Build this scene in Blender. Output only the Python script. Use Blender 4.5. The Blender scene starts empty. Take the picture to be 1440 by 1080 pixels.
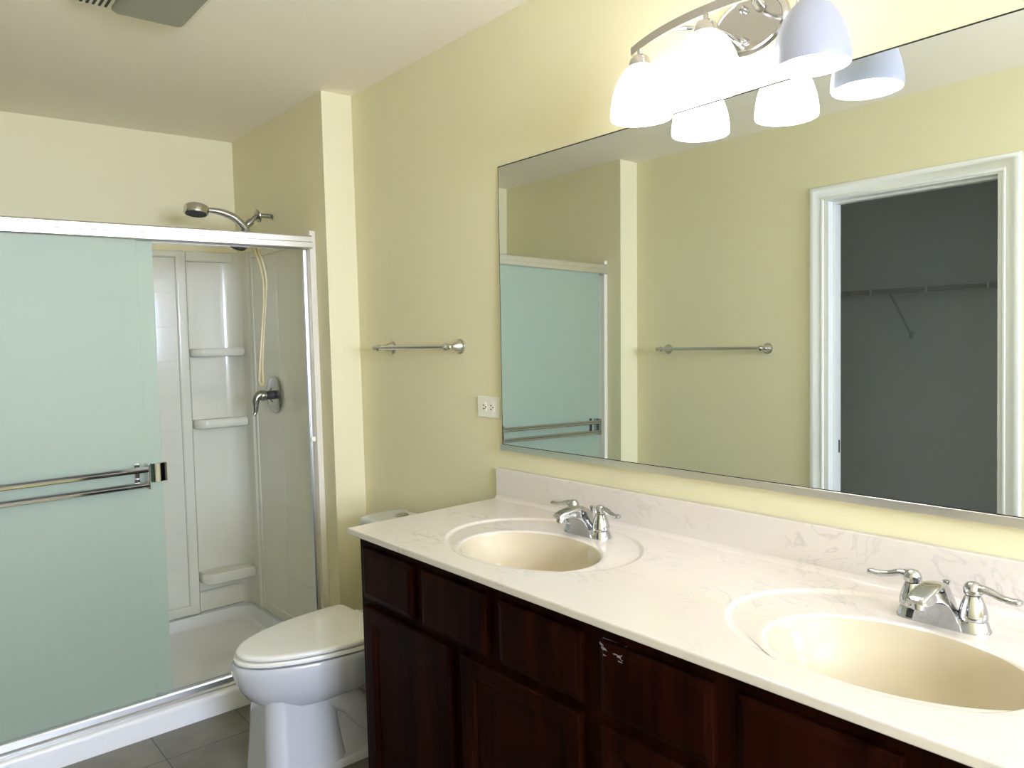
import bpy, bmesh, math, random
from mathutils import Vector, Matrix
random.seed(7)
scene = bpy.context.scene
COL = scene.collection

# ------------------------------------------------------------------ camera, light, exposure
CAM = Vector((-1.6060, -2.0641, 1.4090))
FW = Vector((0.63861, 0.76886, -0.03218)); RT = Vector((0.76826, -0.63940, -0.03071)); UP = Vector((0.04419, 0.00511, 0.99901))
cd = bpy.data.cameras.new('camera'); cam = bpy.data.objects.new('camera', cd); COL.objects.link(cam)
cam.matrix_world = Matrix((( RT.x, UP.x, -FW.x, CAM.x), (RT.y, UP.y, -FW.y, CAM.y), (RT.z, UP.z, -FW.z, CAM.z), (0, 0, 0, 1)))
cd.sensor_width = 36.0; cd.lens = 1074.686 / 1440 * 36; cd.clip_start = 0.02
cd.shift_x = 7.59 / 1440; cd.shift_y = -33.04 / 1440
scene.camera = cam
vs = scene.view_settings
vs.view_transform = 'Standard'; vs.look = 'None'; vs.gamma = 1.0; vs.use_curve_mapping = False
vs.exposure = 0.93
scene.cycles.diffuse_bounces = 8; scene.cycles.max_bounces = 14; scene.cycles.sample_clamp_indirect = 8.0
scene.cycles.caustics_reflective = True; scene.cycles.caustics_refractive = False

world = bpy.data.worlds.new('overcast_sky'); scene.world = world; world.use_nodes = True
wb = world.node_tree.nodes['Background']
wb.inputs['Color'].default_value = (0.65, 0.74, 1.0, 1); wb.inputs['Strength'].default_value = 37.0

BULB = 17.0          # radiance of the bulbs
SHADE = 4.2          # glow of the two bright frosted shades
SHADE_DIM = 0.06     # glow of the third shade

# window behind the camera: a portal guides the sky light
WX0, WX1, WZ0, WZ1, REAR = -1.75, -0.45, 1.25, 2.10, -4.2
pl = bpy.data.lights.new('window_portal', 'AREA'); pl.shape = 'RECTANGLE'; pl.size = WX1 - WX0; pl.size_y = WZ1 - WZ0
pl.cycles.is_portal = True
po = bpy.data.objects.new('window_portal', pl); COL.objects.link(po)
po.location = ((WX0 + WX1) / 2, REAR - 0.03, (WZ0 + WZ1) / 2); po.rotation_euler = (math.radians(90), 0, 0)

# ------------------------------------------------------------------ materials
def lin(r, g, b):
    f = lambda c: (c / 255 / 12.92) if c / 255 <= 0.04045 else ((c / 255 + 0.055) / 1.055) ** 2.4
    return (f(r), f(g), f(b), 1.0)

def mat(name, color, rough=0.5, metal=0.0, spec=0.5, coat=0.0, emit=None, estr=0.0):
    m = bpy.data.materials.new(name); m.use_nodes = True
    b = m.node_tree.nodes['Principled BSDF']
    b.inputs['Base Color'].default_value = color; b.inputs['Roughness'].default_value = rough
    b.inputs['Metallic'].default_value = metal; b.inputs['Specular IOR Level'].default_value = spec
    b.inputs['Coat Weight'].default_value = coat
    if coat: b.inputs['Coat Roughness'].default_value = 0.06
    if emit:
        b.inputs['Emission Color'].default_value = emit; b.inputs['Emission Strength'].default_value = estr
    return m

def nodes(m):
    nt = m.node_tree
    return nt, nt.nodes['Principled BSDF'], (lambda t: nt.nodes.new(t)), nt.links.new

def add_bump(m, scale, strength, detail=3.0, dist=0.002):
    nt, b, N, L = nodes(m)
    tc = N('ShaderNodeTexCoord'); ns = N('ShaderNodeTexNoise'); bp = N('ShaderNodeBump')
    ns.inputs['Scale'].default_value = scale; ns.inputs['Detail'].default_value = detail
    bp.inputs['Strength'].default_value = strength; bp.inputs['Distance'].default_value = dist
    L(tc.outputs['Object'], ns.inputs['Vector']); L(ns.outputs['Fac'], bp.inputs['Height']); L(bp.outputs['Normal'], b.inputs['Normal'])

M = {}
M['paint'] = mat('cream_paint', lin(229, 222, 186), 0.42, spec=0.35); add_bump(M['paint'], 260, 0.10)
M['ceiling'] = mat('ceiling_paint', lin(250, 242, 226), 0.9, spec=0.2); add_bump(M['ceiling'], 180, 0.25)
M['brightened_closet_paint'] = mat('brightened_closet_paint', lin(226, 234, 238), 0.8, spec=0.2)  # wall paint turned paler and bluer, standing in for more light in the closet
M['trim'] = mat('white_trim_paint', lin(232, 233, 228), 0.35)
M['chrome'] = mat('chrome', (0.54, 0.55, 0.57, 1), 0.07, 1.0)
M['nickel'] = mat('polished_nickel', (0.62, 0.60, 0.58, 1), 0.14, 1.0)
M['aged_chrome'] = mat('aged_chrome', (0.42, 0.42, 0.38, 1), 0.22, 1.0)
M['alu'] = mat('bright_aluminium', (0.82, 0.81, 0.78, 1), 0.28, 1.0)
M['track'] = mat('brushed_aluminium_track', (0.62, 0.63, 0.65, 1), 0.32, 1.0)
M['jamb'] = mat('white_jamb', lin(226, 220, 205), 0.35)
M['acrylic'] = mat('white_acrylic', lin(223, 221, 206), 0.16, coat=0.3)
M['pan'] = mat('white_pan_acrylic', lin(236, 237, 240), 0.2, coat=0.3)
M['porcelain'] = mat('porcelain', lin(200, 202, 208), 0.10, coat=0.5)
M['seat'] = mat('toilet_seat_plastic', lin(238, 236, 230), 0.16, coat=0.3)
M['black'] = mat('black_gap', (0.012, 0.012, 0.012, 1), 0.5)
M['rubber'] = mat('dark_nozzle_rubber', (0.05, 0.05, 0.05, 1), 0.6)
M['hose'] = mat('beige_vinyl_hose', lin(208, 196, 150), 0.3, coat=0.2)
M['basin'] = mat('cream_cultured_marble', lin(192, 180, 154), 0.14, coat=0.4)
M['plate'] = mat('ivory_white_plastic', lin(240, 238, 224), 0.35)
M['lens'] = mat('grey_diffuser', lin(150, 150, 135), 0.35)
M['grille'] = mat('cream_grille', lin(236, 230, 205), 0.5)
M['wire'] = mat('white_coated_wire', lin(190, 196, 200), 0.4)
M['bulb'] = mat('lit_bulb', (0, 0, 0, 1), 0.5, spec=0, emit=(1.0, 0.97, 0.94, 1), estr=BULB)
M['carpet'] = mat('closet_carpet', lin(190, 184, 172), 0.95)
M['silver'] = mat('mirror_silver', (0.86, 0.905, 0.90, 1), 0.004, 1.0)

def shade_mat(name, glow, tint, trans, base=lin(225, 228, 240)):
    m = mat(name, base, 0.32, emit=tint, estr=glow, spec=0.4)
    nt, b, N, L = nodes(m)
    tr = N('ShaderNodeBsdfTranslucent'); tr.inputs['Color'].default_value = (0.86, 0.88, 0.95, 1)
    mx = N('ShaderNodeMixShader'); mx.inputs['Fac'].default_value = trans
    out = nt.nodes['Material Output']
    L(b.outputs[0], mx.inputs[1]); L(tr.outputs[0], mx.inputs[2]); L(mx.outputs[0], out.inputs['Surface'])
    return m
M['shade'] = shade_mat('bright_frosted_shade', SHADE, (1.0, 0.975, 0.95, 1), 0.10)
M['shade_dim'] = shade_mat('dimmed_frosted_shade', SHADE_DIM, (0.86, 0.88, 1.0, 1), 0.008, lin(146, 149, 162))  # same frosted glass, base greyed and blued so this shade looks less lit

def marble():
    m = mat('white_cultured_marble', lin(238, 232, 222), 0.16, coat=0.4)
    nt, b, N, L = nodes(m)
    tc = N('ShaderNodeTexCoord'); mp = N('ShaderNodeMapping'); mp.inputs['Scale'].default_value = (6.0, 3.6, 6.0)
    mp.inputs['Rotation'].default_value = (0, 0, 0.5)
    n1 = N('ShaderNodeTexNoise'); n1.inputs['Scale'].default_value = 1.6; n1.inputs['Detail'].default_value = 9; n1.inputs['Distortion'].default_value = 2.2
    r1 = N('ShaderNodeValToRGB'); e = r1.color_ramp.elements
    e[0].position = 0.468; e[0].color = (0, 0, 0, 1); e[1].position = 0.532; e[1].color = (0, 0, 0, 1)
    mid = r1.color_ramp.elements.new(0.50); mid.color = (1, 1, 1, 1)
    n2 = N('ShaderNodeTexNoise'); n2.inputs['Scale'].default_value = 1.1; n2.inputs['Detail'].default_value = 4
    r2 = N('ShaderNodeValToRGB'); r2.color_ramp.elements[0].position = 0.46; r2.color_ramp.elements[1].position = 0.66
    mul = N('ShaderNodeMath'); mul.operation = 'MULTIPLY'
    sc = N('ShaderNodeMath'); sc.operation = 'MULTIPLY'; sc.inputs[1].default_value = 0.42
    mx = N('ShaderNodeMix'); mx.data_type = 'RGBA'; mx.inputs[6].default_value = lin(214, 206, 197); mx.inputs[7].default_value = lin(164, 158, 160)
    L(tc.outputs['Object'], mp.inputs['Vector'])
    for n in (n1, n2): L(mp.outputs[0], n.inputs['Vector'])
    L(n1.outputs['Fac'], r1.inputs[0]); L(n2.outputs['Fac'], r2.inputs[0])
    L(r1.outputs[0], mul.inputs[0]); L(r2.outputs[0], mul.inputs[1]); L(mul.outputs[0], sc.inputs[0])
    L(sc.outputs[0], mx.inputs[0]); L(mx.outputs[2], b.inputs['Base Color'])
    return m
M['marble'] = marble()

def wood(name, c1, c2, scuff=None):
    m = mat(name, c1, 0.38, spec=0.03)
    nt, b, N, L = nodes(m)
    tc = N('ShaderNodeTexCoord'); mp = N('ShaderNodeMapping'); mp.inputs['Scale'].default_value = (9, 9, 1.2)
    n1 = N('ShaderNodeTexNoise'); n1.inputs['Scale'].default_value = 2.0; n1.inputs['Detail'].default_value = 6; n1.inputs['Distortion'].default_value = 0.6
    rp = N('ShaderNodeValToRGB'); rp.color_ramp.elements[0].position = 0.35; rp.color_ramp.elements[0].color = c1
    rp.color_ramp.elements[1].position = 0.70; rp.color_ramp.elements[1].color = c2
    L(tc.outputs['Object'], mp.inputs['Vector']); L(mp.outputs[0], n1.inputs['Vector']); L(n1.outputs['Fac'], rp.inputs[0])
    col = rp.outputs[0]
    if scuff:   # worn white scuffs near one upper corner of a drawer front
        y0, z0 = scuff
        sx = N('ShaderNodeSeparateXYZ'); L(tc.outputs['Object'], sx.inputs[0])
        def band(sock, c, w):
            s = N('ShaderNodeMath'); s.operation = 'SUBTRACT'; s.inputs[1].default_value = c; L(sock, s.inputs[0])
            a = N('ShaderNodeMath'); a.operation = 'ABSOLUTE'; L(s.outputs[0], a.inputs[0])
            k = N('ShaderNodeMath'); k.operation = 'LESS_THAN'; k.inputs[1].default_value = w; L(a.outputs[0], k.inputs[0])
            return k.outputs[0]
        ns = N('ShaderNodeTexNoise'); ns.inputs['Scale'].default_value = 55; ns.inputs['Detail'].default_value = 5
        mp2 = N('ShaderNodeMapping'); mp2.inputs['Scale'].default_value = (1, 0.45, 1.3); L(tc.outputs['Object'], mp2.inputs['Vector']); L(mp2.outputs[0], ns.inputs['Vector'])
        gt = N('ShaderNodeMath'); gt.operation = 'GREATER_THAN'; gt.inputs[1].default_value = 0.56; L(ns.outputs['Fac'], gt.inputs[0])
        a = N('ShaderNodeMath'); a.operation = 'MULTIPLY'; L(band(sx.outputs['Y'], y0, 0.040), a.inputs[0]); L(band(sx.outputs['Z'], z0, 0.018), a.inputs[1])
        c = N('ShaderNodeMath'); c.operation = 'MULTIPLY'; L(a.outputs[0], c.inputs[0]); L(gt.outputs[0], c.inputs[1])
        f = N('ShaderNodeMath'); f.operation = 'MULTIPLY'; f.inputs[1].default_value = 0.6; L(c.outputs[0], f.inputs[0])
        mx = N('ShaderNodeMix'); mx.data_type = 'RGBA'; L(f.outputs[0], mx.inputs[0]); L(col, mx.inputs[6]); mx.inputs[7].default_value = lin(170, 165, 175)
        col = mx.outputs[2]
    L(col, b.inputs['Base Color'])
    return m
WC1, WC2 = (0.0058, 0.0008, 0.0005, 1), (0.021, 0.0045, 0.0016, 1)
M['wood'] = wood('dark_cherry_wood', WC1, WC2)

def tile_floor():
    m = mat('grey_floor_tile', lin(112, 108, 98), 0.42)
    nt, b, N, L = nodes(m)
    tc = N('ShaderNodeTexCoord'); mp = N('ShaderNodeMapping'); mp.inputs['Location'].default_value = (0.587, -0.675, 0)
    br = N('ShaderNodeTexBrick'); br.offset = 0.0; br.squash = 1.0
    br.inputs['Scale'].default_value = 1.0; br.inputs['Brick Width'].default_value = 0.3048; br.inputs['Row Height'].default_value = 0.3048
    br.inputs['Mortar Size'].default_value = 0.0022; br.inputs['Mortar Smooth'].default_value = 0.2; br.inputs['Bias'].default_value = 0.0
    br.inputs['Color1'].default_value = lin(118, 114, 103); br.inputs['Color2'].default_value = lin(108, 105, 96); br.inputs['Mortar'].default_value = lin(70, 66, 58)
    ns = N('ShaderNodeTexNoise'); ns.inputs['Scale'].default_value = 9; ns.inputs['Detail'].default_value = 6
    mx = N('ShaderNodeMix'); mx.data_type = 'RGBA'; mx.blend_type = 'OVERLAY'; mx.inputs[0].default_value = 0.35
    L(tc.outputs['Object'], mp.inputs['Vector']); L(mp.outputs[0], br.inputs['Vector']); L(tc.outputs['Object'], ns.inputs['Vector'])
    L(br.outputs['Color'], mx.inputs[6]); L(ns.outputs['Fac'], mx.inputs[7]); L(mx.outputs[2], b.inputs['Base Color'])
    bp = N('ShaderNodeBump'); bp.inputs['Strength'].default_value = 0.5; bp.inputs['Distance'].default_value = 0.002; bp.invert = True
    L(br.outputs['Fac'], bp.inputs['Height']); L(bp.outputs[0], b.inputs['Normal'])
    return m
M['floor'] = tile_floor()

def frosted():
    m = mat('frosted_green_glass', (0.50, 0.60, 0.50, 1), 0.50)
    nt, b, N, L = nodes(m)
    b.inputs['Specular IOR Level'].default_value = 1.0
    tl = N('ShaderNodeBsdfTranslucent'); tl.inputs['Color'].default_value = (0.62, 0.76, 0.65, 1)
    tr = N('ShaderNodeBsdfTransparent'); tr.inputs['Color'].default_value = (0.84, 0.93, 0.88, 1)
    m1 = N('ShaderNodeMixShader'); m1.inputs['Fac'].default_value = 0.55
    m2 = N('ShaderNodeMixShader'); m2.inputs['Fac'].default_value = 0.10
    out = nt.nodes['Material Output']
    gl = N('ShaderNodeBsdfGlossy'); gl.inputs['Roughness'].default_value = 0.60; gl.inputs['Color'].default_value = (1.0, 1.0, 0.90, 1)
    m3 = N('ShaderNodeMixShader'); m3.inputs['Fac'].default_value = 0.13
    L(b.outputs[0], m1.inputs[1]); L(tl.outputs[0], m1.inputs[2]); L(m1.outputs[0], m3.inputs[1]); L(gl.outputs[0], m3.inputs[2]); L(m3.outputs[0], m2.inputs[1]); L(tr.outputs[0], m2.inputs[2]); L(m2.outputs[0], out.inputs['Surface'])
    tc = N('ShaderNodeTexCoord'); ns = N('ShaderNodeTexNoise'); ns.inputs['Scale'].default_value = 420; bp = N('ShaderNodeBump')
    bp.inputs['Strength'].default_value = 0.35; bp.inputs['Distance'].default_value = 0.001
    L(tc.outputs['Object'], ns.inputs['Vector']); L(ns.outputs['Fac'], bp.inputs['Height'])
    L(bp.outputs[0], b.inputs['Normal'])
    return m
M['frost'] = frosted()

def clear_glass():
    m = bpy.data.materials.new('window_glass'); m.use_nodes = True
    nt = m.node_tree; nt.nodes.remove(nt.nodes['Principled BSDF'])
    tr = nt.nodes.new('ShaderNodeBsdfTransparent'); gl = nt.nodes.new('ShaderNodeBsdfGlossy'); gl.inputs['Roughness'].default_value = 0.02
    mx = nt.nodes.new('ShaderNodeMixShader'); mx.inputs['Fac'].default_value = 0.06
    nt.links.new(tr.outputs[0], mx.inputs[1]); nt.links.new(gl.outputs[0], mx.inputs[2]); nt.links.new(mx.outputs[0], nt.nodes['Material Output'].inputs['Surface'])
    return m
M['pane'] = clear_glass()

# ------------------------------------------------------------------ mesh helpers
def B(): return bmesh.new()

def box(bm, lo, hi, bev=0.0, seg=2, mi=0):
    c = [(a + b) / 2 for a, b in zip(lo, hi)]; s = [abs(b - a) for a, b in zip(lo, hi)]
    r = bmesh.ops.create_cube(bm, size=1.0, matrix=Matrix.Translation(c) @ Matrix.Diagonal((s[0], s[1], s[2], 1)))
    vs_ = r['verts']; fs = {f for v in vs_ for f in v.link_faces}
    for f in fs: f.material_index = mi
    if bev:
        es = list({e for v in vs_ for e in v.link_edges})
        q = bmesh.ops.bevel(bm, geom=es, offset=bev, segments=seg, profile=0.5, affect='EDGES')
        for f in q['faces']: f.material_index = mi
    return bm

def frame_of(axis):
    a = Vector(axis).normalized(); t = Vector((0, 0, 1)) if abs(a.z) < 0.9 else Vector((1, 0, 0))
    u = t.cross(a).normalized(); v = a.cross(u); return u, v, a

def loft(bm, rings, cap0=True, cap1=True, mi=0, closed=True):
    R = [[bm.verts.new(p) for p in ring] for ring in rings]
    n = len(R[0])
    for a, b in zip(R, R[1:]):
        for i in range(n if closed else n - 1):
            j = (i + 1) % n
            bm.faces.new((a[i], a[j], b[j], b[i])).material_index = mi
    if cap0: bm.faces.new(list(reversed(R[0]))).material_index = mi
    if cap1: bm.faces.new(R[-1]).material_index = mi
    return R

def lathe(bm, prof, org, axis=(0, 0, 1), seg=32, cap0=True, cap1=True, mi=0):
    u, v, a = frame_of(axis); o = Vector(org)
    rings = []
    for r, h in prof:
        r = max(r, 1e-5)
        rings.append([o + a * h + (u * math.cos(t) + v * math.sin(t)) * r for t in [2 * math.pi * k / seg for k in range(seg)]])
    return loft(bm, rings, cap0, cap1, mi)

def smooth_path(pts, n=8):
    P = [Vector(p) for p in pts]; out = []
    Q = [P[0] * 2 - P[1]] + P + [P[-1] * 2 - P[-2]]
    for i in range(1, len(Q) - 2):
        p0, p1, p2, p3 = Q[i - 1:i + 3]
        for k in range(n):
            t = k / n
            out.append(0.5 * ((2 * p1) + (p2 - p0) * t + (2 * p0 - 5 * p1 + 4 * p2 - p3) * t * t + (3 * p1 - p0 - 3 * p2 + p3) * t ** 3))
    out.append(P[-1]); return out

def tube(bm, pts, r, seg=16, n=8, smooth=True, mi=0, flat=1.0, up=None):
    P = smooth_path(pts, n) if smooth else [Vector(p) for p in pts]
    m = len(P)
    if isinstance(r, (int, float)): rr = [r] * m
    else:
        rr = []
        for i in range(m):
            t = i / (m - 1) * (len(r) - 1); k = min(int(t), len(r) - 2); f = t - k
            rr.append(r[k] * (1 - f) + r[k + 1] * f)
    rings = []; nrm = None
    for i, p in enumerate(P):
        d = (P[min(i + 1, m - 1)] - P[max(i - 1, 0)]).normalized()
        if up is not None:
            s = d.cross(Vector(up)).normalized(); w = s.cross(d)
        else:
            if nrm is None: s, w, _ = frame_of(d)
            else:
                s = (nrm - d * nrm.dot(d)).normalized(); w = d.cross(s)
            nrm = s
        rings.append([p + (s * math.cos(t) + w * math.sin(t) * flat) * rr[i] for t in [2 * math.pi * k / seg for k in range(seg)]])
    return loft(bm, rings, True, True, mi)

def sphere(bm, c, r, seg=20, mi=0, sc=(1, 1, 1)):
    q = bmesh.ops.create_uvsphere(bm, u_segments=seg, v_segments=seg // 2, radius=r, matrix=Matrix.Translation(c) @ Matrix.Diagonal((sc[0], sc[1], sc[2], 1)))
    for v in q['verts']:
        for f in v.link_faces: f.material_index = mi

def obj(name, bm, mats, parent=None, angle=35, org=None, flat=False):
    bmesh.ops.recalc_face_normals(bm, faces=bm.faces[:])
    if parent is not None: o_ = Vector(parent['_w']) if '_w' in parent else Vector((0, 0, 0))
    elif org is not None: o_ = Vector(org)
    else:
        xs = [v.co for v in bm.verts]
        o_ = Vector(((min(v.x for v in xs) + max(v.x for v in xs)) / 2, (min(v.y for v in xs) + max(v.y for v in xs)) / 2, min(v.z for v in xs)))
    for v in bm.verts: v.co -= o_
    me = bpy.data.meshes.new(name)
    if not flat:
        for f in bm.faces: f.smooth = True
    bm.to_mesh(me); bm.free()
    if not flat: me.set_sharp_from_angle(angle=math.radians(angle))
    for m in (mats if isinstance(mats, (list, tuple)) else [mats]): me.materials.append(M[m] if isinstance(m, str) else m)
    o = bpy.data.objects.new(name, me); COL.objects.link(o)
    if not flat:
        wn_ = o.modifiers.new('weighted_normal', 'WEIGHTED_NORMAL'); wn_.keep_sharp = True; wn_.weight = 60
    if parent is not None:
        o.parent = parent; o['_w'] = tuple(o_)
    else:
        o.location = o_
    return o

def thing(name, label, cat, loc, group=None):
    o = bpy.data.objects.new(name, None); COL.objects.link(o); o.location = loc; o['_w'] = tuple(loc)
    o.empty_display_size = 0.05
    o['label'] = label; o['category'] = cat
    if group: o['group'] = group
    return o

def struct(name, bm, m, org=(0, 0, 0), flat=True, angle=35):
    o = obj(name, bm, m, org=org, flat=flat, angle=angle); o['kind'] = 'structure'; return o

# ------------------------------------------------------------------ room shell
H = 2.44; YN = 0.845; YB = 1.851; XR = -0.138; XL = -1.8116; XLN = XL + 0.1403; T = 0.115
CX, CY0, CY1 = -3.4, -1.6, 1.0          # closet back, ends
DY0, DY1, DZ = -0.299, -0.987, 2.062    # rough door opening in the left wall
bm = B(); box(bm, (XL - T, REAR - .15, -0.1), (0.15, YB + .15, 0)); struct('floor', bm, 'floor')
bm = B(); box(bm, (CX - .1, CY0 - .1, -0.1), (XL - T, CY1 + .1, 0)); struct('floor_closet', bm, 'carpet')
bm = B(); box(bm, (CX - .1, REAR - .15, H), (0.15, YB + .15, H + .1)); struct('ceiling', bm, 'ceiling')
bm = B(); box(bm, (0, REAR, 0), (0.12, YN, H)); struct('wall_right', bm, 'paint')
bm = B(); box(bm, (XR, YN, 0), (0.12, YB, H)); struct('wall_shower_right', bm, 'paint')
bm = B(); box(bm, (XL - T, YN, 0), (XLN, YB, H)); struct('wall_shower_left', bm, 'paint')
bm = B(); box(bm, (XL - T, YB, 0), (0.12, YB + .12, H)); struct('wall_shower_back', bm, 'paint')
bm = B()
box(bm, (XL - T, DY0 + .017, 0), (XL, YN, H)); box(bm, (XL - T, REAR, 0), (XL, DY1 - .017, H)); box(bm, (XL - T, DY1 - .017, DZ), (XL, DY0 + .017, H))
struct('wall_left', bm, 'paint')
bm = B()
box(bm, (XL - T, REAR - .12, 0), (WX0, REAR, H)); box(bm, (WX1, REAR - .12, 0), (0.12, REAR, H))
box(bm, (WX0, REAR - .12, 0), (WX1, REAR, WZ0)); box(bm, (WX0, REAR - .12, WZ1), (WX1, REAR, H))
struct('wall_rear', bm, 'paint')
bm = B(); box(bm, (CX - .1, CY0, 0), (CX, CY1, H)); struct('wall_closet_back', bm, 'brightened_closet_paint')
bm = B(); box(bm, (CX - .1, CY1, 0), (XL - T, CY1 + .1, H)); struct('wall_closet_far', bm, 'brightened_closet_paint')
bm = B(); box(bm, (CX - .1, CY0 - .1, 0), (XL - T, CY0, H)); struct('wall_closet_near', bm, 'brightened_closet_paint')
for nm, lo, hi in (('baseboard_left', (XL, DY0 + .09, 0), (XL + .012, YN, .085)), ('baseboard_left_near', (XL, REAR, 0), (XL + .012, DY1 - .09, .085)),
                   ('baseboard_rear', (XL, REAR, 0), (0, REAR + .012, .085)), ('baseboard_right', (-.012, -.075, 0), (0, YN, .085)),
                   ('baseboard_shower_right', (XR, YN - .012, 0), (-.012, YN, .085)), ('baseboard_shower_left', (XL + .012, YN - .012, 0), (XLN, YN, .085))):
    bm = B(); box(bm, lo, hi, 0.004); struct(nm, bm, 'trim')

# window behind the camera
w = bpy.data.objects.new('window_1', None); COL.objects.link(w); w['kind'] = 'structure'; w['_w'] = (0, 0, 0)
bm = B()
for lo, hi in (((WX0, REAR - .10, WZ0), (WX0 + .05, REAR - .03, WZ1)), ((WX1 - .05, REAR - .10, WZ0), (WX1, REAR - .03, WZ1)),
               ((WX0, REAR - .10, WZ0), (WX1, REAR - .03, WZ0 + .05)), ((WX0, REAR - .10, WZ1 - .05), (WX1, REAR - .03, WZ1)),
               ((WX0, REAR - .09, (WZ0 + WZ1) / 2 - .02), (WX1, REAR - .04, (WZ0 + WZ1) / 2 + .02))):
    box(bm, lo, hi, 0.003)
obj('window_frame', bm, 'trim', w)
bm = B(); box(bm, (WX0 + .05, REAR - .068, WZ0 + .05), (WX1 - .05, REAR - .064, WZ1 - .05)); obj('window_pane', bm, 'pane', w)
bm = B(); box(bm, (WX0 - .05, REAR - .03, WZ0 - .025), (WX1 + .05, REAR + .03, WZ0), 0.004); obj('window_sill', bm, 'trim', w)

# closet doorway in the left wall: casing, jamb, stop, strike plate
d = bpy.data.objects.new('door_1', None); COL.objects.link(d); d['kind'] = 'structure'; d['_w'] = (0, 0, 0)
yi0, yi1, zi = -0.278, -1.004, 2.051
prof = [(0, 0), (0, .010), (.004, .012), (.010, .012), (.013, .0095), (.020, .011), (.032, .0125), (.040, .016), (.046, .0175), (.055, .0175), (.061, .016), (.0635, .012), (.0635, 0)]
def station(y, z, sy, sz): return [(XL + t, y + sy * u, z + sz * u) for u, t in prof]
bm = B(); loft(bm, [station(yi0, 0, 1, 0), station(yi0, zi, 1, 1), station(yi1, zi, -1, 1), station(yi1, 0, -1, 0)], True, True)
obj('door_casing', bm, 'trim', d, angle=20)
bm = B()
box(bm, (XL - T - .001, DY0, 0), (XL + .001, DY0 + .0165, zi - .006)); box(bm, (XL - T - .001, DY1 - .0165, 0), (XL + .001, DY1, zi - .006))
box(bm, (XL - T - .001, DY1 - .0165, zi - .006), (XL + .001, DY0 + .0165, zi + .0105))
obj('door_jamb', bm, 'trim', d)
bm = B()
box(bm, (XL - .075, DY0 - .011, 0), (XL - .040, DY0, zi - .006), .002); box(bm, (XL - .075, DY1, 0), (XL - .040, DY1 + .011, zi - .006), .002)
box(bm, (XL - .075, DY1 + .011, zi - .017), (XL - .040, DY0 - .011, zi - .006), .002)
obj('door_stop', bm, 'trim', d)
bm = B(); box(bm, (XL - .104, DY0 - .0025, .88), (XL - .078, DY0, .94), .001); s_ = obj('strike_plate', bm, 'black', d); s_['label'] = 'small dark metal strike plate'

# ------------------------------------------------------------------ shower
# pan
def rrect(x0, x1, y0, y1, r, z, n=8):
    out = []
    for cx, cy, a0 in ((x1 - r, y1 - r, 0), (x0 + r, y1 - r, 90), (x0 + r, y0 + r, 180), (x1 - r, y0 + r, 270)):
        for k in range(n + 1):
            a = math.radians(a0 + 90 * k / n); out.append((cx + r * math.cos(a), cy + r * math.sin(a), z))
    return out
t = thing('shower_pan', 'white acrylic shower pan with a raised front curb on the tiled floor', 'shower pan', (-.905, 1.36, 0))
x0, x1, y0, y1 = XLN + .001, XR - .001, .871, YB - .001
bm = B()
rings = [rrect(x0, x1, y0, y1, .004, 0), rrect(x0, x1, y0, y1, .004, .010), rrect(x0, x1, y0 + .003, y1, .004, .062), rrect(x0, x1, y0 + .006, y1, .004, .074), rrect(x0, x1, y0 + .014, y1, .004, .081),
         rrect(x0 + .03, x1 - .03, y0 + .115, y1 - .055, .10, .081), rrect(x0 + .036, x1 - .036, y0 + .121, y1 - .061, .10, .078), rrect(x0 + .055, x1 - .055, y0 + .14, y1 - .085, .10, .040),
         rrect(x0 + .075, x1 - .075, y0 + .165, y1 - .11, .09, .032), rrect(x0 + .5, x1 - .5, y0 + .35, y1 - .35, .05, .026)]
loft(bm, rings, True, True)
obj('pan_body', bm, 'pan', t, angle=50)
bm = B(); lathe(bm, [(.05, 0), (.05, .004), (.045, .006)], (-.9, 1.37, .0262), seg=28)
for k in range(8):
    a = k * math.pi / 4; box(bm, (-.9 + .028 * math.cos(a) - .004, 1.37 + .028 * math.sin(a) - .004, .0315), (-.9 + .028 * math.cos(a) + .004, 1.37 + .028 * math.sin(a) + .004, .0335))
obj('drain_cover', bm, 'chrome', t)

# wall surround
t = thing('shower_surround', 'white acrylic tile-pattern shower wall surround with a moulded corner shelf column', 'shower surround', (-.905, 1.84, .083))
ZS0, ZS1 = .083, 1.872
yb = 1.813
def tile_field(bm, axis, face, a0, a1, z0, z1, tw, th, gap=.004, dep=.004, flip=1):
    bv = min(.0016, dep * .8)
    a = a0
    while a < a1 - .02:
        b_ = min(a + tw, a1); z = z1
        while z > z0 + .03:
            zb = max(z - th, z0)
            lo_a, hi_a = a + gap / 2, b_ - gap / 2
            if axis == 'x': box(bm, (lo_a, face - dep, zb + gap / 2), (hi_a, face + .002, z - gap / 2), bv, 2)
            else: box(bm, (face - .002 if flip < 0 else face - dep, lo_a, zb + gap / 2), (face + dep if flip < 0 else face + .002, hi_a, z - gap / 2), bv, 2)
            z -= th
        a += tw
def ridge_frame(bm, x0, x1, z0, z1, w=.05, y=yb, dep=.014):   # raised rounded border
    for lo, hi in (((x1 - w, y - dep, z0), (x1, y + .03, z1)), ((x0, y - dep * .93, z1 - w * .7), (x1 - .001, y + .029, z1 - .001)), ((x0, y - dep * .93, z0 + .001), (x1 - .001, y + .029, z0 + w)), ((x0, y - dep, z0), (x0 + w, y + .03, z1))):
        box(bm, lo, hi, .010, 4)
bm = B()
box(bm, (XLN + .30, yb, ZS0), (-.410, YB - .002, ZS1 - .006), .003)
ridge_frame(bm, XLN + .30, -.408, ZS0, ZS1)
tile_field(bm, 'x', yb + .001, XLN + .35, -.462, ZS0 + .055, ZS1 - .037, .2545, .1675, gap=.0035, dep=.0022)
obj('back_panel', bm, 'acrylic', t, angle=40)
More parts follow.
